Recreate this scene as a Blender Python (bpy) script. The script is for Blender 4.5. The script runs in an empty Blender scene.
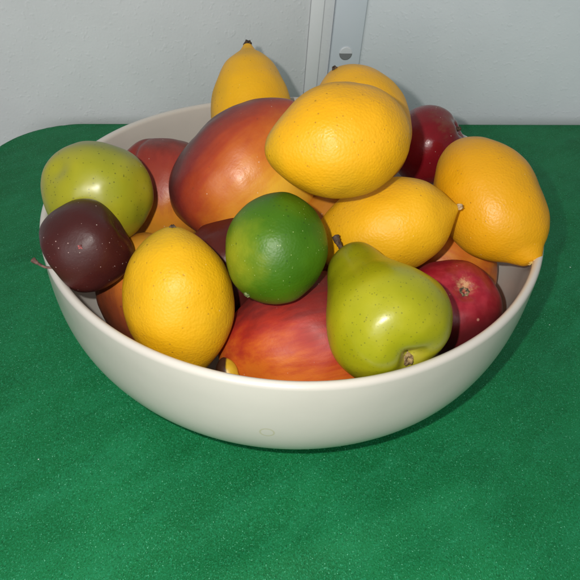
import bpy, math, random
from mathutils import Vector, Matrix, noise
random.seed(7)
S = bpy.context.scene
COL = S.collection

# ------------------------------------------------------------------ camera
F = 600.0                                   # focal length in pixels of a 580 px picture
RIM = 0.097                                 # height of the bowl's rim above the cloth
CP = Vector((-0.0014, -0.3269, 0.2053 + RIM))
pit, rol = math.radians(41.13), math.radians(3.3)
FW = Vector((0, math.cos(pit), -math.sin(pit)))
rt = Vector((1, 0, 0)); up = rt.cross(FW)
CR = math.cos(rol)*rt + math.sin(rol)*up
CU = -math.sin(rol)*rt + math.cos(rol)*up
cam = bpy.data.cameras.new("camera"); co = bpy.data.objects.new("camera", cam); COL.objects.link(co)
co.matrix_world = Matrix(((CR.x, CU.x, -FW.x, CP.x), (CR.y, CU.y, -FW.y, CP.y), (CR.z, CU.z, -FW.z, CP.z), (0, 0, 0, 1)))
cam.sensor_fit = 'HORIZONTAL'; cam.angle = 2*math.atan(290/F); cam.clip_start = 0.01; cam.clip_end = 50
S.camera = co

def at(px, py, d):
    return CP + FW*d + CR*((px-290)/F*d) - CU*((py-290)/F*d)
def cdir(x, y, z):
    """direction: x to the right, y up, z towards the viewer"""
    return (CR*x + CU*y - FW*z).normalized()

# ------------------------------------------------------------------ tags
def tag(o, label=None, cat=None, group=None, kind=None):
    if label: o['label'] = label
    if cat: o['category'] = cat
    if group: o['group'] = group
    if kind: o['kind'] = kind
    return o
def link(name, me, mat=None, parent=None):
    o = bpy.data.objects.new(name, me); COL.objects.link(o)
    if mat: me.materials.append(mat)
    if parent: o.parent = parent
    return o

# ------------------------------------------------------------------ materials
class NT:
    def __init__(s, name):
        s.m = bpy.data.materials.new(name); s.m.use_nodes = True
        s.t = s.m.node_tree; s.n = s.t.nodes; s.l = s.t.links
        s.b = s.n['Principled BSDF']
    def node(s, typ, **kw):
        n = s.n.new(typ)
        for k, v in kw.items():
            if k in n.inputs.keys(): n.inputs[k].default_value = v
            else: setattr(n, k, v)
        return n
    def set(s, **kw):
        for k, v in kw.items(): s.b.inputs[k.replace('_', ' ')].default_value = v
    def conn(s, a, b): s.l.new(a, b)
    def coord(s):
        if not hasattr(s, 'tc'): s.tc = s.n.new('ShaderNodeTexCoord').outputs['Object']
        return s.tc
    def inp(s, sock, v):
        if hasattr(v, 'is_output'): s.conn(v, sock)
        else: sock.default_value = v
    def math(s, op, a, b=0.0, clamp=False):
        n = s.n.new('ShaderNodeMath'); n.operation = op; n.use_clamp = clamp
        s.inp(n.inputs[0], a); s.inp(n.inputs[1], b); return n.outputs[0]
    def noise(s, scale, detail=3, rough=.5, vec=None, dist=0):
        n = s.n.new('ShaderNodeTexNoise'); n.inputs['Scale'].default_value = scale
        n.inputs['Detail'].default_value = detail; n.inputs['Roughness'].default_value = rough
        n.inputs['Distortion'].default_value = dist
        s.conn(vec or s.coord(), n.inputs['Vector']); return n.outputs['Fac']
    def stretch(s, sc):
        n = s.n.new('ShaderNodeMapping'); n.inputs['Scale'].default_value = sc
        s.conn(s.coord(), n.inputs['Vector']); return n.outputs['Vector']
    def dot(s, d):
        n = s.n.new('ShaderNodeVectorMath'); n.operation = 'DOT_PRODUCT'
        s.conn(s.coord(), n.inputs[0]); n.inputs[1].default_value = d; return n.outputs['Value']
    def dist(s, p):
        n = s.n.new('ShaderNodeVectorMath'); n.operation = 'DISTANCE'
        s.conn(s.coord(), n.inputs[0]); n.inputs[1].default_value = p; return n.outputs['Value']
    def ramp(s, fac, stops, interp='EASE'):
        n = s.n.new('ShaderNodeValToRGB'); n.color_ramp.interpolation = interp
        e = n.color_ramp.elements
        while len(e) < len(stops): e.new(.5)
        for k, (p, c) in enumerate(stops):
            e[k].position = p; e[k].color = (*c, 1) if hasattr(c, '__len__') else (c, c, c, 1)
        s.conn(fac, n.inputs['Fac']); return n.outputs['Color']
    def mix(s, fac, a, b, mode='MIX'):
        n = s.n.new('ShaderNodeMix'); n.data_type = 'RGBA'; n.blend_type = mode
        s.inp(n.inputs['Factor'], fac)
        for sock, v in ((n.inputs[6], a), (n.inputs[7], b)):
            if hasattr(v, 'is_output'): s.conn(v, sock)
            else: sock.default_value = (*v, 1)
        return n.outputs[2]
    def specks(s, scale, size, density, seed=0):
        """small irregular dots: voronoi cells, a share of which carry a dot"""
        mp = s.n.new('ShaderNodeMapping'); mp.inputs['Location'].default_value = (seed*.37, seed*.11, seed*.23)
        s.conn(s.coord(), mp.inputs['Vector'])
        v = s.n.new('ShaderNodeTexVoronoi'); v.inputs['Scale'].default_value = scale
        s.conn(mp.outputs['Vector'], v.inputs['Vector'])
        sep = s.n.new('ShaderNodeSeparateColor'); s.conn(v.outputs['Color'], sep.inputs[0])
        on = s.math('GREATER_THAN', sep.outputs[0], 1-density)
        sz = s.math('MULTIPLY', s.math('ADD', sep.outputs[1], .35), size)
        near = s.math('SUBTRACT', 1.0, s.math('DIVIDE', v.outputs['Distance'], sz), clamp=True)
        near = s.math('MULTIPLY', near, 2.2, clamp=True)
        return s.math('MULTIPLY', on, near)
    def bump(s, h, strength, distance, prev=None):
        n = s.n.new('ShaderNodeBump'); n.inputs['Strength'].default_value = strength
        n.inputs['Distance'].default_value = distance; s.conn(h, n.inputs['Height'])
        if prev: s.conn(prev, n.inputs['Normal'])
        return n.outputs['Normal']
    def color(s, c): s.conn(c, s.b.inputs['Base Color'])
    def normal(s, n): s.conn(n, s.b.inputs['Normal'])

def peel_bump(t, strength=.5):
    v = t.n.new('ShaderNodeTexVoronoi'); v.inputs['Scale'].default_value = 760; v.feature = 'SMOOTH_F1'
    v.inputs['Smoothness'].default_value = .6
    t.conn(t.coord(), v.inputs['Vector'])
    n1 = t.bump(v.outputs['Distance'], strength, .00032)
    n2 = t.bump(t.noise(1300, 2), strength*.6, .00022, n1)
    return t.bump(t.noise(45, 2), .15, .0009, n2)

def citrus(name, base, alt, tipcol, seed, ends=(0.9, 1.0), half=.038, rough=.47, dens=.16, spot=(.10, .045, .01)):
    t = NT(name)
    c = t.mix(t.math('MULTIPLY', t.noise(28, 4), 1.0), base, alt)
    c = t.mix(t.ramp(t.noise(16+seed, 2), [(.52, 0), (.75, .55)]), c, tipcol)
    # greener tint near the two ends of the fruit
    z = t.math('ABSOLUTE', t.math('DIVIDE', t.dot((0, 0, 1)), half))
    c = t.mix(t.ramp(z, [(ends[0]-.25, 0), (ends[1], .55)]), c, tipcol)
    c = t.mix(t.math('MULTIPLY', t.specks(300, .18, dens*.7, seed), .5), c, spot)
    c = t.mix(t.math('MULTIPLY', t.specks(560, .24, dens, seed+3), .45), c, tuple(min(1, v*1.9) for v in spot))
    c = t.mix(t.math('MULTIPLY', t.specks(420, .16, .03, seed+9), .35), c, (.9, .8, .55))
    t.color(c); t.normal(peel_bump(t))
    r = t.ramp(t.noise(45, 3), [(.3, rough-.07), (.7, rough+.1)]); t.conn(r, t.b.inputs['Roughness'])
    t.set(Specular_IOR_Level=.34, Subsurface_Weight=.05, Subsurface_Radius=(.004, .002, .0005), Subsurface_Scale=.6)
    return t.m

def painted(name, stops, d, size, seed, amt=.35, streak=.25, spots=((.10, .04, .02), .14, 170, .2), rough=.36,
            bloom=0.0, pale=.03, nscale=22):
    """gradient of skin colour running along the local direction d, broken by noise and lengthwise streaks"""
    t = NT(name)
    v = t.math('ADD', t.math('MULTIPLY', t.dot(tuple(Vector(d).normalized())), .5/size), .5)
    n = t.math('MULTIPLY', t.math('SUBTRACT', t.noise(nscale, 4, .55), .5), amt)
    s = t.math('MULTIPLY', t.math('SUBTRACT', t.noise(150, 3, .6, t.stretch((1, 1, .13))), .5), streak)
    fac = t.math('ADD', t.math('ADD', v, n), s, clamp=True)
    c = t.ramp(fac, stops, 'LINEAR')
    if spots:
        sc, dn, scl, sz = spots
        c = t.mix(t.math('MULTIPLY', t.specks(scl, sz, dn, seed), .75), c, sc)
        c = t.mix(t.math('MULTIPLY', t.specks(scl*2, sz, dn, seed+4), .5), c, sc)
    if pale: c = t.mix(t.math('MULTIPLY', t.specks(560, .2, pale, seed+7), .5), c, (.8, .7, .6))
    if bloom:
        c = t.mix(t.math('MULTIPLY', t.noise(420, 2), bloom), c, (.34, .20, .15))
    t.color(c)
    nrm = t.bump(t.noise(70, 4, .5), .35, .0010)
    nrm = t.bump(t.noise(700, 2), .25, .0003, nrm)
    t.normal(nrm)
    t.conn(t.ramp(t.noise(55, 3), [(.3, rough-.06), (.7, rough+.1)]), t.b.inputs['Roughness'])
    t.set(Specular_IOR_Level=.36, Subsurface_Weight=.03, Subsurface_Radius=(.003, .001, .0005), Subsurface_Scale=.5)
    return t.m

def woody(name, c1, c2, rough=.7):
    t = NT(name)
    t.color(t.mix(t.ramp(t.noise(500, 3), [(.35, 0), (.65, 1)]), c1, c2))
    t.normal(t.bump(t.noise(700, 3), .8, .0006)); t.set(Roughness=rough)
    return t.m

# ------------------------------------------------------------------ meshes
def catmull(P, n):
    out = []; m = len(P)-1
    for k in range(n+1):
        u = k/n*m; i = min(int(u), m-1); f = u-i
        p0 = P[max(i-1, 0)]; p1 = P[i]; p2 = P[i+1]; p3 = P[min(i+2, m)]
        out.append(tuple(.5*((2*p1[j]) + (-p0[j]+p2[j])*f + (2*p0[j]-5*p1[j]+4*p2[j]-p3[j])*f*f + (-p0[j]+3*p1[j]-3*p2[j]+p3[j])*f**3) for j in (0, 1)))
    return out
def revolve(name, prof, scale=1.0, nu=112, nv=90, deform=None, lump=.02, seed=0.0, lumpf=1.3):
    """solid of revolution about local z, pole to pole, with gentle organic lumps"""
    pts = catmull(prof, nv); V = []; Fc = []
    def fin(v):
        d = v.normalized() if v.length > 1e-6 else Vector((0, 0, 1))
        k = 1 + lump*noise.noise(d*lumpf + Vector((seed*3.1, seed*1.7, seed*5.3))) + lump*.35*noise.noise(d*3.2+Vector((seed, 9, 2)))
        v = v*k
        if deform: v = deform(v)
        return v*scale
    V.append(fin(Vector((0, 0, pts[0][0]))))
    for z, r in pts[1:-1]:
        for i in range(nu):
            a = 2*math.pi*i/nu
            V.append(fin(Vector((max(r, .0)*math.cos(a), max(r, .0)*math.sin(a), z))))
    V.append(fin(Vector((0, 0, pts[-1][0])))); last = len(V)-1
    for i in range(nu): Fc.append((0, 1+(i+1) % nu, 1+i))
    rows = len(pts)-2
    for k in range(rows-1):
        for i in range(nu):
            a = 1+k*nu+i; b = 1+k*nu+(i+1) % nu; Fc.append((a, b, b+nu, a+nu))
    s = 1+(rows-1)*nu
    for i in range(nu): Fc.append((s+i, s+(i+1) % nu, last))
    me = bpy.data.meshes.new(name); me.from_pydata([tuple(v) for v in V], [], Fc)
    me.polygons.foreach_set('use_smooth', [True]*len(Fc)); me.update()
    return me
def tube_mesh(name, pts, rad, ns=14, jit=0.0, sub=5):
    P = [Vector(p) for p in pts]; C = []; R = []
    m = len(P)-1
    for k in range(m*sub+1):
        u = k/sub; i = min(int(u), m-1); f = u-i
        p0, p1, p2, p3 = P[max(i-1, 0)], P[i], P[i+1], P[min(i+2, m)]
        C.append(.5*((2*p1)+(p2-p0)*f+(2*p0-5*p1+4*p2-p3)*f*f+(3*p1-p0-3*p2+p3)*f**3))
        R.append(rad[i]*(1-f)+rad[i+1]*f)
    V = []; Fc = []; ref = Vector((.3, .9, .1))
    for k, c in enumerate(C):
        d = (C[min(k+1, len(C)-1)]-C[max(k-1, 0)]).normalized()
        a = d.cross(ref).normalized(); b = d.cross(a)
        for i in range(ns):
            t = 2*math.pi*i/ns; r = R[k]*(1+jit*noise.noise(Vector((math.cos(t)*2, math.sin(t)*2, k*.7))))
            V.append(c+a*math.cos(t)*r+b*math.sin(t)*r)
    for k in range(len(C)-1):
        for i in range(ns):
            j = (i+1) % ns; Fc.append((k*ns+i, k*ns+j, (k+1)*ns+j, (k+1)*ns+i))
    V += [C[0]-(C[1]-C[0]).normalized()*R[0]*.5, C[-1]+(C[-1]-C[-2]).normalized()*R[-1]*.5]; a, b = len(V)-2, len(V)-1
    for i in range(ns):
        Fc.append((a, (i+1) % ns, i)); s = (len(C)-1)*ns; Fc.append((b, s+i, s+(i+1) % ns))
    me = bpy.data.meshes.new(name); me.from_pydata([tuple(v) for v in V], [], Fc)
    me.polygons.foreach_set('use_smooth', [True]*len(Fc)); me.update(); return me
def star_mesh(name, r, h, n=9, seed=1, hole=.35, ragged=.28):
    """dried calyx: a ragged little crown of wrinkled sepals round a pit (solid)"""
    random.seed(seed); nu = 72; V = []; Fc = []
    rag = [1+ragged*math.sin(n*2*math.pi*i/nu+seed)+random.uniform(-.12, .12) for i in range(nu)]
    rings = [(0, -.3*h), (.15, -.25*h), (hole, .1*h), (.52, 1.0*h), (.7, .8*h), (.85, .3*h), (1, .02*h), (.9, -.5*h), (.4, -.9*h), (0, -h)]
    for q, z in rings:
        for i in range(nu):
            a = 2*math.pi*i/nu; rr = r*q*(rag[i] if q > .3 else 1)
            V.append((rr*math.cos(a), rr*math.sin(a), z+h*.45*noise.noise(Vector((math.cos(a)*q*5, math.sin(a)*q*5, seed)))))
    for k in range(len(rings)-1):
        for i in range(nu):
            j = (i+1) % nu; Fc.append((k*nu+i, k*nu+j, (k+1)*nu+j, (k+1)*nu+i))
    me = bpy.data.meshes.new(name); me.from_pydata(V, [], Fc)
    me.polygons.foreach_set('use_smooth', [True]*len(Fc)); me.update(); return me
def orient(o, pos, axis, ref=None, spin=0):
    z = axis.normalized(); ref = ref or (-FW)
    x = ref - z*ref.dot(z)
    if x.length < 1e-4: x = CR - z*CR.dot(z)
    x.normalize(); y = z.cross(x)
    M = Matrix((x, y, z)).transposed().to_4x4(); M.translation = pos
    o.matrix_basis = M @ Matrix.Rotation(spin, 4, 'Z')
    return o

from mathutils.bvhtree import BVHTree
def stick(child, parent, px, py, sink=0.0):
    """seat a small part on its parent's skin where this line of sight meets it, facing along the skin's normal"""
    me = parent.data; bvh = BVHTree.FromPolygons([v.co for v in me.vertices], [p.vertices[:] for p in me.polygons])
    Mi = parent.matrix_basis.inverted(); o = Mi @ CP; d = (Mi.to_3x3() @ (FW*F+CR*(px-290)-CU*(py-290))).normalized()
    h, n, i, _ = bvh.ray_cast(o, d)
    if h is None: h, n, i, _ = bvh.find_nearest(o + d*(-o).dot(d))
    child.matrix_basis = Matrix.Translation(h-n*sink) @ n.to_track_quat('Z', 'Y').to_matrix().to_4x4()
    return child
# ------------------------------------------------------------------ bowl
def rimr(a): return .155*(1+.00348*math.cos(2*a)+.01659*math.sin(2*a)-.00646*math.cos(3*a)+.01362*math.sin(3*a))
def make_bowl():
    n = 3.45; nu = 220; T = .0050; prof = []
    K = 46
    # outer: from the centre of the base up to the lip
    for k in range(K+1):
        t = k/K*math.pi/2
        r = math.sin(t)**(2/n); z = math.cos(t)**(2/n)
        prof.append((r, RIM-.003 - (RIM-.003)*z, 0))
    for k in range(1, 9):
        b = math.pi*k/9; prof.append((1, RIM-.003+.003*math.sin(b), -(1-math.cos(b))*T/2))
    for k in range(K, -1, -1):
        t = k/K*math.pi/2
        r = math.sin(t)**(2/2.9); z = math.cos(t)**(2/2.9)
        prof.append((r, RIM-.003-(RIM-.003-T)*z, -T*r))
    V = []; Fc = []
    for (q, z, off) in prof:
        for i in range(nu):
            a = 2*math.pi*i/nu; r = max(rimr(a)*q + off, 0)
            w = .0006*noise.noise(Vector((math.cos(a)*2, math.sin(a)*2, z*20)))
            V.append(((r+w*q)*math.cos(a), (r+w*q)*math.sin(a), z + (.0007*noise.noise(Vector((math.cos(a)*1.5, math.sin(a)*1.5, 3))) if z > .08 else 0)))
    for k in range(len(prof)-1):
        for i in range(nu):
            j = (i+1) % nu; Fc.append((k*nu+i, k*nu+j, (k+1)*nu+j, (k+1)*nu+i))
    me = bpy.data.meshes.new('bowl'); me.from_pydata(V, [], Fc)
    me.polygons.foreach_set('use_smooth', [True]*len(Fc)); me.update()
    t = NT('cream_glazed_ceramic')
    c = t.mix(t.ramp(t.noise(9, 4), [(.35, 0), (.7, 1)]), (.615, .58, .52), (.565, .53, .475))
    # a faint ring-shaped drip mark in the glaze on the front
    bv = BVHTree.FromPolygons([v.co for v in me.vertices], [p.vertices[:] for p in me.polygons])
    mark, _, _, _ = bv.ray_cast(CP, (FW*F+CR*(267-290)-CU*(432.5-290)).normalized())
    d = t.dist(tuple(mark))
    ring = t.math('SUBTRACT', 1.0, t.math('MULTIPLY', t.math('ABSOLUTE', t.math('SUBTRACT', d, .0034)), 1500), clamp=True)
    c = t.mix(t.math('MULTIPLY', ring, .6), c, (.46, .42, .22))
    c = t.mix(t.math('MULTIPLY', t.specks(60, .05, .05, 2), .4), c, (.3, .25, .18))
    t.color(c); t.normal(t.bump(t.noise(22, 3), .22, .002))
    t.conn(t.ramp(t.noise(30, 3), [(.3, .16), (.7, .27)]), t.b.inputs['Roughness'])
    t.set(Specular_IOR_Level=.5, Coat_Weight=.25, Coat_Roughness=.08)
    o = link('bowl', me, t.m)
    tag(o, 'large cream glazed ceramic bowl piled with fruit on the green cloth', 'bowl')
    return o
make_bowl()

# ------------------------------------------------------------------ fruit
def lemon_prof(tip=.3, tail=.12, tw=.17, fat=1.0):
    L = 1.0*fat
    return [(-1.04*L-tail, 0), (-1.03*L-tail*.9, .09), (-1.0*L-tail*.45, .2), (-.93*L, .4), (-.76*L, .66), (-.48*L, .88), (-.12, .995), (.25*L, .975),
            (.58*L, .81), (.82*L, .58), (.98*L, .37), (1.05*L+tip*.3, tw+.07), (1.05*L+tip*.62, tw), (1.05*L+tip*.9, tw*.62), (1.05*L+tip, 0)]
def blunt_prof(a=1.2, b=1.12, p=.20):
    """smooth lemon: length a to the pointed end, b to the round end, no neck"""
    return [(-b, 0), (-b*.985, .12), (-b*.93, .30), (-b*.80, .55), (-b*.58, .79), (-b*.3, .95), (0, 1.0), (a*.25, .965), (a*.48, .85), (a*.67, .67),
            (a*.82, .47), (a*.92, .28+p*.07), (a*.972, .12+p*.15), (a*.993, .06+p*.06), (a, 0)]
def zprof(P, k): return [(z*k, r) for z, r in P]
def loc(axis, d):
    """a direction given as seen from the camera, in the local frame of a thing oriented along axis"""
    z = axis.normalized(); x = -FW-z*(-FW).dot(z); x.normalize(); y = z.cross(x)
    return (d.dot(x), d.dot(y), d.dot(z))
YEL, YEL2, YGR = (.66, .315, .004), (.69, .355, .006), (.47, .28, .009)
ORY, ORY2 = (.75, .345, .004), (.77, .40, .006)
def lemon(pos, axis, r, label, mat, prof, seed, deform=None, lump=.035, spin=0):
    me = revolve('lemon', prof, r, deform=deform, seed=seed, lump=lump)
    o = link('lemon', me, mat); orient(o, pos, axis, spin=spin)
    tag(o, label, 'lemon', 'lemons piled in the bowl'); return o
stem_dark = woody('dark_dried_stem', (.03, .018, .01), (.09, .05, .025))
stem_tan = woody('pale_stem_scar', (.36, .22, .09), (.62, .45, .26))

# back left, standing upright
P1 = [(-1.08, 0), (-1.05, .16), (-.96, .40), (-.78, .66), (-.45, .89), (-.05, 1.0), (.3, .965), (.6, .84), (.86, .68), (1.06, .45), (1.19, .25), (1.29, .15), (1.35, .1), (1.37, 0)]
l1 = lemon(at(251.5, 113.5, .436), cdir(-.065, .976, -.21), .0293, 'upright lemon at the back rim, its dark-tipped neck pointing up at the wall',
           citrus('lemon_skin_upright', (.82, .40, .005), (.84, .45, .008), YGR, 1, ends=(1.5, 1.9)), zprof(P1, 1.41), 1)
st = link('stem_tip', star_mesh('stem_tip', .0027, .0026, 4, 3), stem_dark, l1); st.location = (0, 0, .0293*1.37*1.41)
# top front
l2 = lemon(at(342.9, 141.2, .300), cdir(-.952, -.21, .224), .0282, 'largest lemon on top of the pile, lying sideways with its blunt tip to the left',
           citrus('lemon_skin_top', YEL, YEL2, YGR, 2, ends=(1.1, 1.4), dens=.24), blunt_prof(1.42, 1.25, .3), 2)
# behind it
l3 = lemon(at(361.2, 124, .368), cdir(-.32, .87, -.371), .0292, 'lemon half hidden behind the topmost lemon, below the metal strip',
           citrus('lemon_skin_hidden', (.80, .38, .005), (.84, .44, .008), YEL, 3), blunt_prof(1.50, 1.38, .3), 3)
st = link('stem_tip', star_mesh('stem_tip', .0015, .0018, 5, 5), stem_dark, l3); stick(st, l3, 335, 69)
# right, over the rim
l4 = lemon(at(486.9, 198.2, .362), cdir(.36, -.88, .304), .0297, 'big lemon leaning over the right rim, knobbly tip pointing down',
           citrus('lemon_skin_right', ORY, YEL, YGR, 4, ends=(1.25, 1.6), dens=.10), zprof([(-1.12, 0), (-1.10, .14), (-1.02, .36), (-.84, .62), (-.52, .87), (-.1, 1.0), (.3, .975), (.62, .87), (.86, .70), (.99, .54), (1.08, .39), (1.17, .28), (1.25, .17), (1.27, 0)], 1.26), 4,
           deform=lambda v: Vector((v.x, v.y - .12*max(0, v.z-.35)**2, v.z)))
st = link('tip_scar', star_mesh('tip_scar', .0028, .0010, 6, 8), woody('lemon_tip_scar', (.55, .33, .05), (.72, .50, .15)), l4); st.location = (.0020, -.0297*.12*1.4, .0297*1.262*1.26)
# middle
l5 = lemon(at(386, 228, .345), cdir(.91, .24, .34), .0270, 'lemon lying in the middle of the bowl above the pear, pale nipple to the right',
           citrus('lemon_skin_middle', ORY2, YEL2, YEL, 5, dens=.07), zprof([(-1.45, 0), (-1.43, .14), (-1.35, .36), (-1.15, .62), (-.75, .86), (-.2, 1.0), (.3, .985), (.68, .87), (.97, .71), (1.16, .50), (1.30, .28), (1.385, .14), (1.44, .06), (1.45, 0)], 1.08), 5)
st = link('tip_scar', star_mesh('tip_scar', .0015, .0016, 5, 9), stem_tan, l5); st.location = (0, 0, .0270*1.445*1.08)
# front left
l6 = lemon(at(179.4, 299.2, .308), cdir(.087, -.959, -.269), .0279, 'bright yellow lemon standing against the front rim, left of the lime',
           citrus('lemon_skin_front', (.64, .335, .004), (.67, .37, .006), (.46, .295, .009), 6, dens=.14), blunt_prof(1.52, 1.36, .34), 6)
st = link('stem_tip', star_mesh('stem_tip', .0014, .0010, 5, 4), stem_dark, l6); stick(st, l6, 172.5, 227)

# lime
LAX = cdir(.298, .948, .107)
t = NT('lime_skin')
fac = t.math('ADD', t.math('MULTIPLY', t.math('SUBTRACT', t.noise(30, 4, .5), .5), .5), .5)
c = t.mix(t.ramp(fac, [(.3, 0), (.75, 1)]), (.022, .088, .002), (.068, .165, .003))
g = t.dist(tuple(v*.0254 for v in loc(LAX, cdir(-.80, -.12, .62))))
c = t.mix(t.math('MULTIPLY', t.ramp(t.math('ADD', t.math('MULTIPLY', g, 30), t.math('MULTIPLY', t.noise(110, 3), .55)), [(.25, 1), (1.0, 0)]), .65), c, (.33, .34, .015))
c = t.mix(t.math('MULTIPLY', t.specks(800, .2, .12, 3), .45), c, (.55, .62, .25))
c = t.mix(t.math('MULTIPLY', t.specks(500, .3, .10, 6), .5), c, (.015, .05, .004))
t.color(c); t.normal(peel_bump(t, .30)); t.set(Roughness=.44, Specular_IOR_Level=.30)
lime = link('lime', revolve('lime', [(-1.1, 0), (-1.08, .16), (-1.0, .42), (-.82, .68), (-.5, .89), (-.1, 1), (.3, .965), (.65, .79), (.9, .55), (1.04, .3), (1.1, .12), (1.11, 0)], .0254, seed=11, lump=.03), t.m)
orient(lime, at(276.5, 248.6, .300), cdir(.298, .948, .107))
tag(lime, 'dark green lime with a yellow patch, in the middle of the pile', 'lime')
st = link('stem_tip', star_mesh('stem_tip', .0015, .0010, 5, 12), woody('green_stem_bit', (.05, .08, .02), (.20, .24, .08)), lime); stick(st, lime, 247, 294.5)

# pear
pp = [(-.70, 0), (-.72, .07), (-.80, .16), (-.885, .30), (-.87, .50), (-.74, .72), (-.46, .92), (-.1, 1.0), (.25, .955), (.58, .83), (.88, .69),
      (1.14, .57), (1.36, .49), (1.54, .41), (1.66, .31), (1.73, .18), (1.745, .07), (1.74, 0)]
def pear_def(v):
    v.x += .12*min(0, v.z)**2
    k = max(0, v.z-.2)
    v = Vector((v.x, v.y + .05*k*k, v.z))
    # a soft furrow down one shoulder
    a = math.atan2(v.y, v.x); f = math.exp(-((a-1.25)/.28)**2)*math.exp(-((v.z-.62)/.4)**2)
    v.x *= 1-.13*f; v.y *= 1-.13*f
    a2 = math.exp(-((a+.25)/.4)**2)*math.exp(-((v.z+.75)/.28)**2)
    v.z += .07*a2
    return v
t = NT('pear_skin')
c = t.mix(t.ramp(t.noise(26, 4), [(.3, 0), (.7, 1)]), (.25, .255, .004), (.34, .325, .006))
c = t.mix(t.ramp(t.math('DIVIDE', t.dot((0, 0, 1)), .05), [(.35, 0), (1.0, .75)]), c, (.12, .145, .004))
c = t.mix(t.math('MULTIPLY', t.specks(640, .24, .75, 1), .6), c, (.10, .11, .01))
c = t.mix(t.math('MULTIPLY', t.specks(330, .15, .25, 5), .5), c, (.16, .12, .02))
c = t.mix(t.ramp(t.math('ADD', t.dist((0, 0, -.024)), t.math('MULTIPLY', t.noise(300, 3), .003)), [(.004, .5), (.010, 0)]), c, (.42, .33, .08))
t.color(c); n = t.bump(t.noise(60, 3), .3, .0009); t.normal(t.bump(t.noise(500, 2), .15, .0003, n))
t.conn(t.ramp(t.noise(50, 3), [(.3, .26), (.7, .38)]), t.b.inputs['Roughness'])
t.set(Specular_IOR_Level=.55)
pear = link('pear', revolve('pear', zprof(pp, .873), .0312, nv=120, deform=pear_def, seed=21, lump=.025), t.m)
orient(pear, at(387.4, 322, .292), cdir(-.428, .718, -.548))
tag(pear, 'glossy yellow-green pear at the front right, blossom end facing forward', 'pear')
link('stem', tube_mesh('stem', [(0, .002, .0450), (0, .0023, .0500), (.0006, .0022, .0545), (.0016, .0030, .0585)], [.0016, .0013, .0014, .0022], jit=.5), stem_dark, pear)
st = link('calyx', star_mesh('calyx', .0033, .0008, 5, 7, hole=.2, ragged=.10), woody('dried_calyx', (.10, .055, .02), (.32, .22, .09)), pear)
stick(st, pear, 408, 358.5, -.0003)

# apples
ap = [(-.66, 0), (-.69, .10), (-.80, .22), (-.88, .38), (-.82, .58), (-.62, .79), (-.3, .95), (.05, 1.0), (.4, .93), (.66, .75), (.80, .53),
      (.80, .36), (.70, .2), (.56, .08), (.5, 0)]
def ribs(k, amt):
    def f(v):
        a = math.atan2(v.y, v.x); w = abs(v.z)
        s = 1+amt*math.cos(k*a)*min(1, w*w*1.6)
        return Vector((v.x*s, v.y*s, v.z*(1+amt*.6*math.cos(k*a+.4)*min(1, w))))
    return f
# green apple
def ga(v):
    v = ribs(5, .02)(v)
    return v
t = NT('green_apple_skin')
c = t.mix(t.ramp(t.noise(24, 4), [(.3, 0), (.7, 1)]), (.25, .26, .012), (.36, .33, .014))
c = t.mix(t.ramp(t.math('DIVIDE', t.dot((.25, 0, 1)), .035), [(.1, 0), (.9, .7)]), c, (.17, .185, .03))
c = t.mix(t.math('MULTIPLY', t.specks(520, .2, .7, 1), .7), c, (.06, .06, .01))
c = t.mix(t.math('MULTIPLY', t.specks(400, .28, .14, 4), .6), c, (.12, .12, .02))
c = t.mix(t.math('MULTIPLY', t.specks(300, .2, .05, 8), .6), c, (.8, .75, .5))
t.color(c); t.normal(t.bump(t.noise(55, 3), .3, .001)); t.set(Roughness=.33, Specular_IOR_Level=.5)
def ga_def(v):
    v = ga(v)
    # thumb-like dent on the side that faces forward
    d = (v - Vector((.82, -.42, -.08))).length
    return v*(1-.12*math.exp(-(d/.24)**2))
a1 = link('apple', revolve('apple', zprof(ap, .93), .0308, seed=31, lump=.045, deform=ga_def), t.m)
orient(a1, at(97.4, 193, .345), cdir(.075, .93, -.36))
tag(a1, 'speckled yellow-green apple on the left rim above the dark apple', 'apple', 'apples in the bowl')
# dark apple
dap = [(-.80, 0), (-.81, .12), (-.84, .30), (-.84, .50), (-.77, .68), (-.58, .86), (-.28, .975), (.08, 1.0), (.42, .95), (.68, .80), (.78, .54),
       (.78, .36), (.68, .2), (.54, .08), (.48, 0)]
m = painted('dark_apple_skin', [(0, (.050, .008, .007)), (.5, (.046, .009, .008)), (1, (.070, .012, .010))], (0, 0, 1), .03, 3,
            amt=.7, streak=.5, spots=((.5, .33, .3), .10, 560, .17), rough=.40, pale=.05)
a2 = link('apple', revolve('apple', zprof(dap, .94), .0241, seed=33, lump=.03, deform=ribs(5, .015)), m)
orient(a2, at(87.2, 245.8, .318), cdir(-.88, -.45, -.02))
tag(a2, 'dark maroon apple lying on the left rim with its stem pointing out', 'apple', 'apples in the bowl')
link('stem', tube_mesh('stem', [(0, -.003, .0105), (.001, -.0028, .0185), (.002, -.001, .0235), (.002, .0030, .0268), (.002, .0062, .0285)], [.0008, .0007, .0006, .0008, .0016], jit=.3),
     woody('reddish_stem', (.09, .04, .03), (.18, .10, .08)), a2)
cap = [(-.80, 0), (-.82, .12), (-.86, .3), (-.80, .52), (-.62, .76), (-.3, .94), (.05, 1.0), (.42, .95), (.74, .76), (.93, .50), (.965, .30), (.90, .14), (.86, 0)]
stick(link('skin_nick', star_mesh('skin_nick', .0011, .0006, 4, 31), woody('pink_nick', (.45, .12, .12), (.10, .02, .02)), a2), a2, 80, 247)
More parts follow.
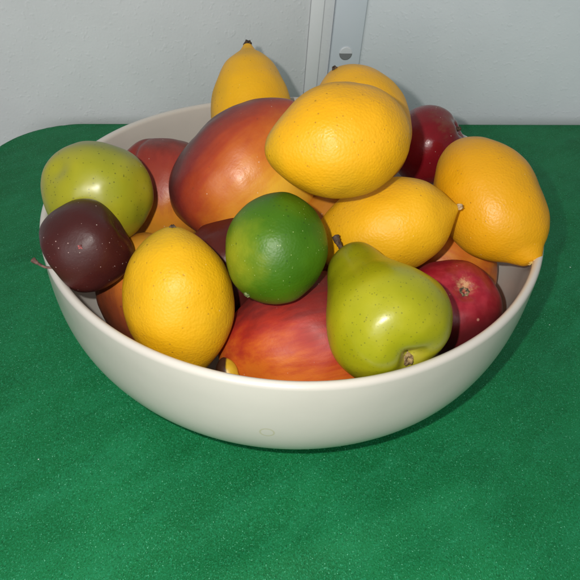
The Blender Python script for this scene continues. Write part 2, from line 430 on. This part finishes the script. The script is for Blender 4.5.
# red apple behind
m = painted('red_apple_skin', [(0, (.22, .008, .014)), (.5, (.19, .007, .013)), (.85, (.16, .008, .012)), (1, (.16, .03, .02))], (0, 0, 1), .03, 4,
            amt=.6, streak=.9, spots=None, rough=.20, pale=.05)
a3 = link('apple', revolve('apple', zprof(cap, 1.0), .0268, seed=35, lump=.03, deform=ribs(5, .02)), m)
orient(a3, at(424.5, 147, .425), cdir(.80, .38, .46))
tag(a3, 'shiny deep red apple at the back, right of the topmost lemon', 'apple', 'apples in the bowl')
st = link('stem', tube_mesh('stem', [(0, 0, .0215), (.0004, 0, .0245), (.0012, .0004, .0272)], [.0018, .0013, .0015], jit=.4), stem_dark, a3)
link('calyx', star_mesh('calyx', .0045, .0012, 7, 19), woody('brown_dimple_scar', (.10, .03, .02), (.22, .12, .06)), a3).location = (0, 0, .0226)
# crimson apple, right front
t = NT('crimson_apple_skin')
s = t.noise(170, 3, .6, t.stretch((1, 1, .3)))
c = t.mix(t.ramp(s, [(.35, 0), (.7, 1)]), (.28, .008, .020), (.37, .022, .036))
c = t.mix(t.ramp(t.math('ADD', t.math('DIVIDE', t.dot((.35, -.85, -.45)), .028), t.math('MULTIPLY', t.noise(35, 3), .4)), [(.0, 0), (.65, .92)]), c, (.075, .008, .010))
sp = t.math('ADD', t.dist((.0005, .0035, .0235)), t.math('MULTIPLY', t.math('SUBTRACT', t.noise(260, 5, .75), .5), .024))
c = t.mix(t.ramp(sp, [(.0022, .8), (.0045, .0)]), c, (.60, .34, .16))
c = t.mix(t.math('MULTIPLY', t.specks(260, .2, .1, 2), .6), c, (.6, .3, .22))
t.color(c); t.normal(t.bump(t.noise(90, 4), .45, .001)); t.set(Roughness=.33, Specular_IOR_Level=.5)
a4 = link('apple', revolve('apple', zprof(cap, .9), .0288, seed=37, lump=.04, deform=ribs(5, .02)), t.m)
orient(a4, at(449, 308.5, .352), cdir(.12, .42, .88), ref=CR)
tag(a4, 'crimson red apple by the right rim with a pale burst round its dark calyx', 'apple', 'apples in the bowl')
st = link('calyx', star_mesh('calyx', .0034, .0016, 7, 15, hole=.5, ragged=.10), woody('black_calyx', (.02, .014, .01), (.30, .2, .1)), a4); st.location = (0, 0, .0226)

# mangoes
mp = [(-1.16, 0), (-1.14, .13), (-1.06, .34), (-.86, .62), (-.52, .87), (-.1, .99), (.3, .97), (.66, .82), (.93, .58), (1.1, .32), (1.17, .12), (1.18, 0)]
def mango_def(bend=.1, flat=.85, gr=None, wide=0):
    def f(v):
        v = Vector((v.x*flat, v.y*(1+wide if v.y > 0 else 1) + bend*(v.z*v.z-.4), v.z))
        if gr:
            a0, w, dep = gr[:3]
            a = math.atan2(v.y, v.x); d = (a-a0+math.pi) % (2*math.pi)-math.pi
            k = 1-dep*math.exp(-(d/w)**2)*math.exp(-((v.z-(gr[3] if len(gr) > 3 else 0))/.75)**2)
            v = Vector((v.x*k, v.y*k, v.z))
        return v
    return f
RED, DRED, ORG, MYE, PNK = (.36, .035, .018), (.13, .016, .014), (.62, .17, .012), (.80, .40, .03), (.50, .07, .05)
def mango(pos, axis, r, label, mat, deform, seed, prof=mp, spin=0, lump=.05, kz=1.0):
    prof = zprof(prof, kz)
    o = link('mango', revolve('mango', prof, r, deform=deform, seed=seed, lump=lump), mat)
    orient(o, pos, axis, spin=spin); tag(o, label, 'mango', 'mangoes in the bowl'); return o
AX2, AX1, AX4 = cdir(.74, .66, .13), cdir(-.97, -.20, .10), cdir(-.15, .9, .1)
mg2 = mango(at(242.1, 169.9, .380), AX2, .0372, 'large two-tone mango, dark red at the left edge and yellow near the lime',
            painted('mango_skin_two_tone', [(0, (.05, .010, .009)), (.26, (.09, .012, .011)), (.44, (.21, .018, .013)), (.62, (.38, .050, .013)), (.78, (.54, .14, .014)), (.93, (.68, .29, .022)), (1, (.78, .42, .03))],
                    loc(AX2, cdir(.66, -.55, .50)), .038, 5, amt=.30, streak=.17, bloom=.07, spots=((.20, .04, .01), .16, 130, .16)),
            mango_def(-.06, .95, wide=.30), 41, prof=[(-1.17, 0), (-1.15, .16), (-1.05, .42), (-.84, .70), (-.5, .92), (-.1, 1.0), (.32, .95), (.68, .77), (.96, .52), (1.13, .28), (1.2, .1), (1.21, 0)], kz=1.177)
stick(link('stem_scar', star_mesh('stem_scar', .0026, .0022, 6, 23), woody('pale_mango_scar', (.10, .06, .04), (.5, .42, .36)), mg2), mg2, 209, 237)
mg1 = mango(at(318, 341, .338), AX1, .0400, 'red mango with orange streaks at the front rim, between lemon and pear',
            painted('mango_skin_front', [(0, (.62, .17, .012)), (.30, (.58, .13, .010)), (.44, (.46, .060, .010)), (.58, (.36, .024, .012)), (.78, (.19, .014, .011)), (1, (.12, .016, .014))],
                    loc(AX1, cdir(.1, 1, .05)), .034, 6, amt=.28, streak=.60, bloom=.02, spots=None, pale=.03, rough=.52),
            mango_def(.04, .95), 42, kz=1.16, prof=[(z*(.74 if z < 0 else 1), r) for z, r in mp])
mg3 = mango(at(164, 194, .420), cdir(.06, .985, .1), .0335, 'red mango with a creased shoulder at the back left, behind the green apple',
            painted('mango_skin_back', [(0, (.78, .36, .025)), (.30, (.68, .24, .02)), (.48, (.42, .07, .03)), (.75, (.34, .04, .025)), (1, (.16, .02, .015))],
                    (0, 0, 1), .036, 7, amt=.22, streak=.30, bloom=.05, spots=None, rough=.36),
            mango_def(.02, .95, gr=(-.75, .16, .16, .6)), 43, prof=[(-1.1, 0), (-1.08, .16), (-.98, .4), (-.8, .66), (-.48, .88), (-.05, 1.0), (.4, .98), (.75, .84), (.97, .6), (1.07, .36), (1.07, .15), (1.04, 0)])
mg4 = mango(at(150, 293, .366), AX4, .0310, 'orange mango low on the left, squeezed between dark apple and front lemon',
            painted('mango_skin_low', [(0, (.10, .03, .015)), (.3, (.24, .05, .015)), (.5, (.55, .15, .015)), (.75, (.68, .28, .02)), (1, (.6, .3, .03))],
                    loc(AX4, cdir(.75, .55, .1)), .030, 8, amt=.35, streak=.3, bloom=.05), mango_def(.03, .95), 44)
mg5 = mango(at(440, 263, .408), cdir(.75, -.3, .2), .0325, 'orange-red mango mostly hidden under the middle and right lemons',
            painted('mango_skin_under', [(0, (.70, .26, .02)), (.5, (.60, .16, .02)), (1, (.46, .07, .02))], (0, 1, 0), .03, 9, amt=.3, streak=1.6, spots=None), mango_def(.03, .95), 45)
mg6 = mango(at(234, 270, .374), cdir(.2, .9, .2), .0320, 'dark red mango deep in the pile, glimpsed between front lemon and lime',
            painted('mango_skin_deep', [(0, (.14, .02, .012)), (.5, (.07, .010, .007)), (1, (.05, .008, .006))], (0, 1, 0), .03, 10, amt=.3, streak=.3, spots=None), mango_def(.03, .95), 46)
mg7 = mango(at(331, 240, .388), cdir(.9, .3, .1), .0310, 'orange mango almost buried in the centre, glimpsed between lime, lemon and pear stem',
            painted('mango_skin_buried', [(0, (.55, .22, .02)), (.5, (.50, .17, .016)), (1, (.40, .12, .012))], (0, 1, 0), .03, 12, amt=.3, streak=.3, spots=None), mango_def(.03, .95), 47)
yf = None
m = painted('yellow_black_skin', [(0, (.03, .012, .008)), (.55, (.05, .02, .01)), (.60, (.58, .36, .02)), (1, (.62, .40, .03))], loc(cdir(.25, -.95, .1), cdir(1, .2, .2)), .009, 11, amt=.10, streak=.1, spots=None)
yf = link('fruit_piece', revolve('fruit_piece', zprof(mp, 1.6), .0060, nu=48, nv=40, seed=51, lump=.08), m)
orient(yf, at(228.5, 377, .313), cdir(.25, -.95, .1))
tag(yf, 'small yellow and black piece of fruit wedged between front rim, lemon and red mango', 'fruit')

# ------------------------------------------------------------------ table cloth
YAW = math.atan2(.1227, .9924); EU = Vector((math.cos(YAW), math.sin(YAW), 0)); EV = Vector((-math.sin(YAW), math.cos(YAW), 0))
P0 = Vector((-.186, .278, 0)); U0, U1, V0, V1, CRD = -.1275, 1.02, -.80, 0.0, .080
def cloth():
    g = .0042; D = .16; nu = int((U1-U0+2*D)/g); nv = int((V1-V0+2*D)/g); V = []; Fc = []
    cx, cy = (U0+U1)/2, (V0+V1)/2; hx, hy = (U1-U0)/2-CRD, (V1-V0)/2-CRD
    re = .006
    for j in range(nv+1):
        for i in range(nu+1):
            u = U0-D+g*i; v = V0-D+g*j
            qx, qy = abs(u-cx)-hx, abs(v-cy)-hy
            ox, oy = max(qx, 0), max(qy, 0); L = math.hypot(ox, oy); d = L-CRD
            if qx <= 0 and qy <= 0: d = max(qx, qy)-CRD
            w = P0+EU*u+EV*v
            if d > 0 and L > 0:
                nx, ny = ox/L*(1 if u > cx else -1), oy/L*(1 if v > cy else -1)
                bu, bv = u-nx*d, v-ny*d
                if d < re*math.pi/2: o_, z = re*math.sin(d/re), -re*(1-math.cos(d/re))
                else:
                    z = -re-(d-re*math.pi/2)
                    o_ = re + .010*min(1, -z/.12)*(1+math.sin((bu-bv)*55))*.5 - .004*min(1, -z/.1)
                w = P0+EU*(bu+nx*o_)+EV*(bv+ny*o_)+Vector((0, 0, z))
            else:
                # gentle undulation and a few soft creases; flat under the bowl
                k = min(1, max(0, (math.hypot(w.x, w.y)-.12)/.10))
                h = .0011*noise.noise(Vector((w.x*9, w.y*9, 1))) + .0007*noise.noise(Vector((w.x*30, w.y*18, 5)))
                cr = 0
                for (ax, ay, bx, by, wd, ht) in ((-.10, -.235, .13, -.125, .010, .0034), (-.02, -.25, .24, -.10, .014, .0028), (.05, -.22, .2, -.02, .012, .0018)):
                    ex, ey = bx-ax, by-ay; l2 = ex*ex+ey*ey; tt = ((w.x-ax)*ex+(w.y-ay)*ey)/l2
                    dd = abs((w.x-ax)*ey-(w.y-ay)*ex)/math.sqrt(l2) + .006*noise.noise(Vector((tt*5, ax, 0)))
                    cr += ht*math.exp(-(dd/wd)**2)*max(0, 1-(2*tt-1)**4) if 0 < tt < 1 else 0
                w.z = (h+cr)*k - .0012
            V.append(tuple(w))
    for j in range(nv):
        for i in range(nu):
            a = j*(nu+1)+i; Fc.append((a, a+1, a+nu+2, a+nu+1))
    me = bpy.data.meshes.new('tablecloth'); me.from_pydata(V, [], Fc)
    me.polygons.foreach_set('use_smooth', [True]*len(Fc)); me.update()
    t = NT('green_glitter_velvet')
    base = t.mix(t.ramp(t.noise(13, 6, .65), [(.34, 0), (.66, 1)]), (.006, .140, .041), (.010, .190, .060))
    mp_ = t.n.new('ShaderNodeMapping'); mp_.vector_type = 'TEXTURE'; mp_.inputs['Rotation'].default_value = (0, 0, math.radians(40)); mp_.inputs['Scale'].default_value = (3.6, 1, 1)
    t.conn(t.coord(), mp_.inputs['Vector'])
    nap_shade = t.noise(60, 5, .65, mp_.outputs['Vector'], .4)  # velvet nap shading, painted into the base colour as light and dark streaks
    base = t.mix(t.ramp(nap_shade, [(.42, 0), (.74, .45)]), base, (.018, .235, .095))
    base = t.mix(t.ramp(t.noise(42, 4, .6, mp_.outputs['Vector'], .6), [(.30, .32), (.46, 0)]), base, (.003, .085, .027))
    fib = t.noise(1350, 2, .6, t.stretch((1, .7, 1)))
    base = t.mix(t.ramp(fib, [(.48, .0), (.76, .75)]), base, (.020, .28, .125))
    base = t.mix(t.ramp(fib, [(.26, .6), (.46, .0)]), base, (.001, .050, .015))
    base = t.mix(t.math('MULTIPLY', t.specks(1300, .42, .22, 1), .55), base, (.08, .42, .22))  # glitter flecks, their sparkle painted as brighter base colour
    base = t.mix(t.math('MULTIPLY', t.specks(950, .26, .13, 2), .8), base, (.18, .62, .38))
    base = t.mix(t.math('MULTIPLY', t.specks(160, .10, .03, 6), .9), base, (.75, .95, .85))
    t.color(base)
    n = t.bump(fib, .6, .0006); n = t.bump(t.noise(2200, 1), .5, .0004, n); t.normal(n)
    t.set(Roughness=.55, Specular_IOR_Level=.15, Sheen_Weight=.03, Sheen_Roughness=.4, Sheen_Tint=(.3, .9, .6, 1))
    o = link('tablecloth', me, t.m)
    tag(o, 'green glittery velvet cloth covering the round-cornered table against the wall', 'tablecloth')
cloth()

# ------------------------------------------------------------------ wall
GAP = .030
def wpt(u, dv, z): return P0+EU*u+EV*(GAP+dv)+Vector((0, 0, z))
def hit(px, py, dv=0.0):
    """where on the wall a line of sight lands: along (u), height"""
    d = FW*F+CR*(px-290)-CU*(py-290); o = P0+EV*(GAP+dv)
    s = (o-CP).dot(EV)/d.dot(EV); p = CP+d*s; return (p-P0).dot(EU), p.z
def slab(name, u0, u1, z0, z1, d0, d1, mat, parent=None, lean=0.0, bev=.0012, seg=3):
    """upright box on the wall plane, front at -d1, bevelled; lean shears it along u with height about z=.35"""
    import bmesh
    bm = bmesh.new(); c = {}
    for a in (0, 1):
        for b in (0, 1):
            for e in (0, 1):
                z = (z0, z1)[b]; u = (u0, u1)[a] + lean*(z-.35)
                c[a, b, e] = bm.verts.new(wpt(u, -(d0, d1)[e], z))
    for f in (((0, 0, 0), (0, 0, 1), (0, 1, 1), (0, 1, 0)), ((1, 0, 0), (1, 1, 0), (1, 1, 1), (1, 0, 1)), ((0, 0, 0), (1, 0, 0), (1, 0, 1), (0, 0, 1)),
              ((0, 1, 0), (0, 1, 1), (1, 1, 1), (1, 1, 0)), ((0, 0, 1), (1, 0, 1), (1, 1, 1), (0, 1, 1)), ((0, 0, 0), (0, 1, 0), (1, 1, 0), (1, 0, 0))):
        bm.faces.new([c[k] for k in f])
    bmesh.ops.recalc_face_normals(bm, faces=bm.faces)
    if bev: bmesh.ops.bevel(bm, geom=bm.edges[:], offset=bev, segments=seg, affect='EDGES', profile=.5)
    me = bpy.data.meshes.new(name); bm.to_mesh(me); bm.free()
    for p in me.polygons: p.use_smooth = True
    return link(name, me, mat, parent)
def plaster(name, col, col2, amt=.20):
    t = NT(name)
    t.color(t.mix(t.ramp(t.noise(12, 5, .6), [(.3, 0), (.7, 1)]), col, col2))
    n = t.bump(t.ramp(t.noise(210, 1.5, .4), [(.58, 0), (.76, 1)]), amt, .0008)
    n = t.bump(t.noise(22, 3, .5), .25, .002, n)
    t.normal(t.bump(t.noise(420, 2), .25, .0005, n)); t.set(Roughness=.5, Specular_IOR_Level=.35)
    return t.m
t = NT('painted_trim'); t.color(t.mix(t.noise(40, 4), (.83, .845, .845), (.79, .80, .80))); t.normal(t.bump(t.noise(150, 3), .2, .0006)); t.set(Roughness=.4); trim = t.m
t = NT('painted_grey_metal'); t.color(t.mix(t.noise(30, 4), (.64, .70, .75), (.68, .73, .77))); t.normal(t.bump(t.noise(200, 3), .15, .0005)); t.set(Roughness=.38); metal = t.m
t = NT('zinc_screw'); t.color(t.mix(t.noise(600, 3), (.78, .80, .81), (.68, .71, .73))); t.set(Roughness=.45, Metallic=.0); zinc = t.m
t = NT('dark_recess'); t.color(t.mix(t.noise(300, 2), (.19, .20, .20), (.24, .25, .25))); t.set(Roughness=.8); hole_m = t.m
uA, _ = hit(309, 30); uB, _ = hit(322, 30); uC, _ = hit(333.6, 30, -.006); uD, _ = hit(364, 30, -.006)
_, zm = hit(340, 30); LEAN = math.tan(math.radians(1.3))
ZB, ZT = -.75, 1.3
wall = bpy.data.objects.new('wall', None); COL.objects.link(wall)
tag(wall, 'pale grey textured wall behind the table with a vertical metal strip', 'wall')
def lz(u): return u - LEAN*(zm-.35)
slab('wall_panel', lz(uA)-1.6, lz(uA)-.0005, ZB, ZT, -.05, 0, plaster('plaster_warm_grey', (.80, .815, .82), (.76, .775, .78)), wall, LEAN, .0004, 1)
slab('wall_panel', lz(uD)-.002, lz(uD)+1.6, ZB, ZT, -.05, -.001, plaster('plaster_cool_grey', (.75, .79, .805), (.71, .755, .775)), wall, LEAN, .0004, 1)
slab('cover_strip', lz(uA), lz(uB), ZB, ZT, -.04, .0018, trim, wall, LEAN, .0012)
slab('backing_strip', lz(uB)+.0003, lz(uC)-.0006, ZB, ZT, -.04, .001, plaster('strip_grey', (.74, .755, .76), (.70, .715, .72), .15), wall, LEAN, .0006, 1)
ch = slab('metal_strip', lz(uC), lz(uD), ZB, ZT, -.03, .006, metal, wall, LEAN, .0012)
def disc(name, u, z, r, d, th, mat, parent, a0=0, a1=2*math.pi):
    n = 40; V = []; Fc = []
    ring = [(u+r*math.cos(a0+(a1-a0)*k/n), z+r*math.sin(a0+(a1-a0)*k/n)) for k in range(n+1)]
    for dd, s in ((d-th, 1), (d, 1), (d+r*.06, .86)):
        for (x, y) in ring: V.append(tuple(wpt(u+(x-u)*s, -dd, z+(y-z)*s)))
    m = n+1
    for k in range(n):
        for q in (0, 1): Fc.append((q*m+k, q*m+k+1, (q+1)*m+k+1, (q+1)*m+k))
    for k in range(2):
        Fc.append((k*m+n, k*m, (k+1)*m, (k+1)*m+n))
    Fc.append(tuple(range(2*m, 3*m)))
    me = bpy.data.meshes.new(name); me.from_pydata(V, [], Fc); me.update(); return link(name, me, mat, parent)
us, zs = hit(345.7, 53.5, -.006)
disc('screw_hole', us, zs, .0070, .0064, .004, hole_m, ch, math.pi, 2*math.pi)
disc('screw', us, zs+.0003, .0070, .0066, .004, zinc, ch, 0, math.pi)

# floor below the table
me = bpy.data.meshes.new('floor'); me.from_pydata([tuple(wpt(-2, .0, ZB)+Vector((0, 0, .002))), tuple(wpt(3, .0, ZB)+Vector((0, 0, .002))), tuple(wpt(3, -3, ZB)+Vector((0, 0, .002))), tuple(wpt(-2, -3, ZB)+Vector((0, 0, .002)))], [], [(0, 3, 2, 1)])
t = NT('floor_grey'); t.color(t.mix(t.noise(8, 4), (.30, .29, .27), (.24, .235, .22))); t.set(Roughness=.6)
tag(link('floor', me, t.m), kind='structure')

# ------------------------------------------------------------------ light: the phone's flash just beside the lens, and an added soft fill behind the camera that brightens the wall
fl = bpy.data.lights.new('flash', 'POINT'); fl.energy = 4.0; fl.shadow_soft_size = .0035; fl.color = (1, .97, .92)
fo = bpy.data.objects.new('flash', fl); COL.objects.link(fo); fo.location = CP+CR*(-.026)+CU*.018+FW*.004
rl = bpy.data.lights.new('fill_light', 'AREA'); rl.shape = 'SQUARE'; rl.size = 3.0; rl.energy = 88; rl.color = (.97, .985, 1)
ro = bpy.data.objects.new('fill_light', rl); COL.objects.link(ro); ro.location = (-.8, -4.6, 1.9)
ro.rotation_euler = (Vector((0, .3, .2))-ro.location).to_track_quat('-Z', 'Y').to_euler()
w = bpy.data.worlds.new('World'); S.world = w; w.use_nodes = True
bg = w.node_tree.nodes['Background']; bg.inputs['Color'].default_value = (.93, .97, 1, 1); bg.inputs['Strength'].default_value = .22

S.render.engine = 'CYCLES'
S.view_settings.view_transform = 'Standard'; S.view_settings.look = 'None'; S.view_settings.gamma = 1; S.view_settings.exposure = 0
S.render.resolution_x = 1024; S.render.resolution_y = 1024
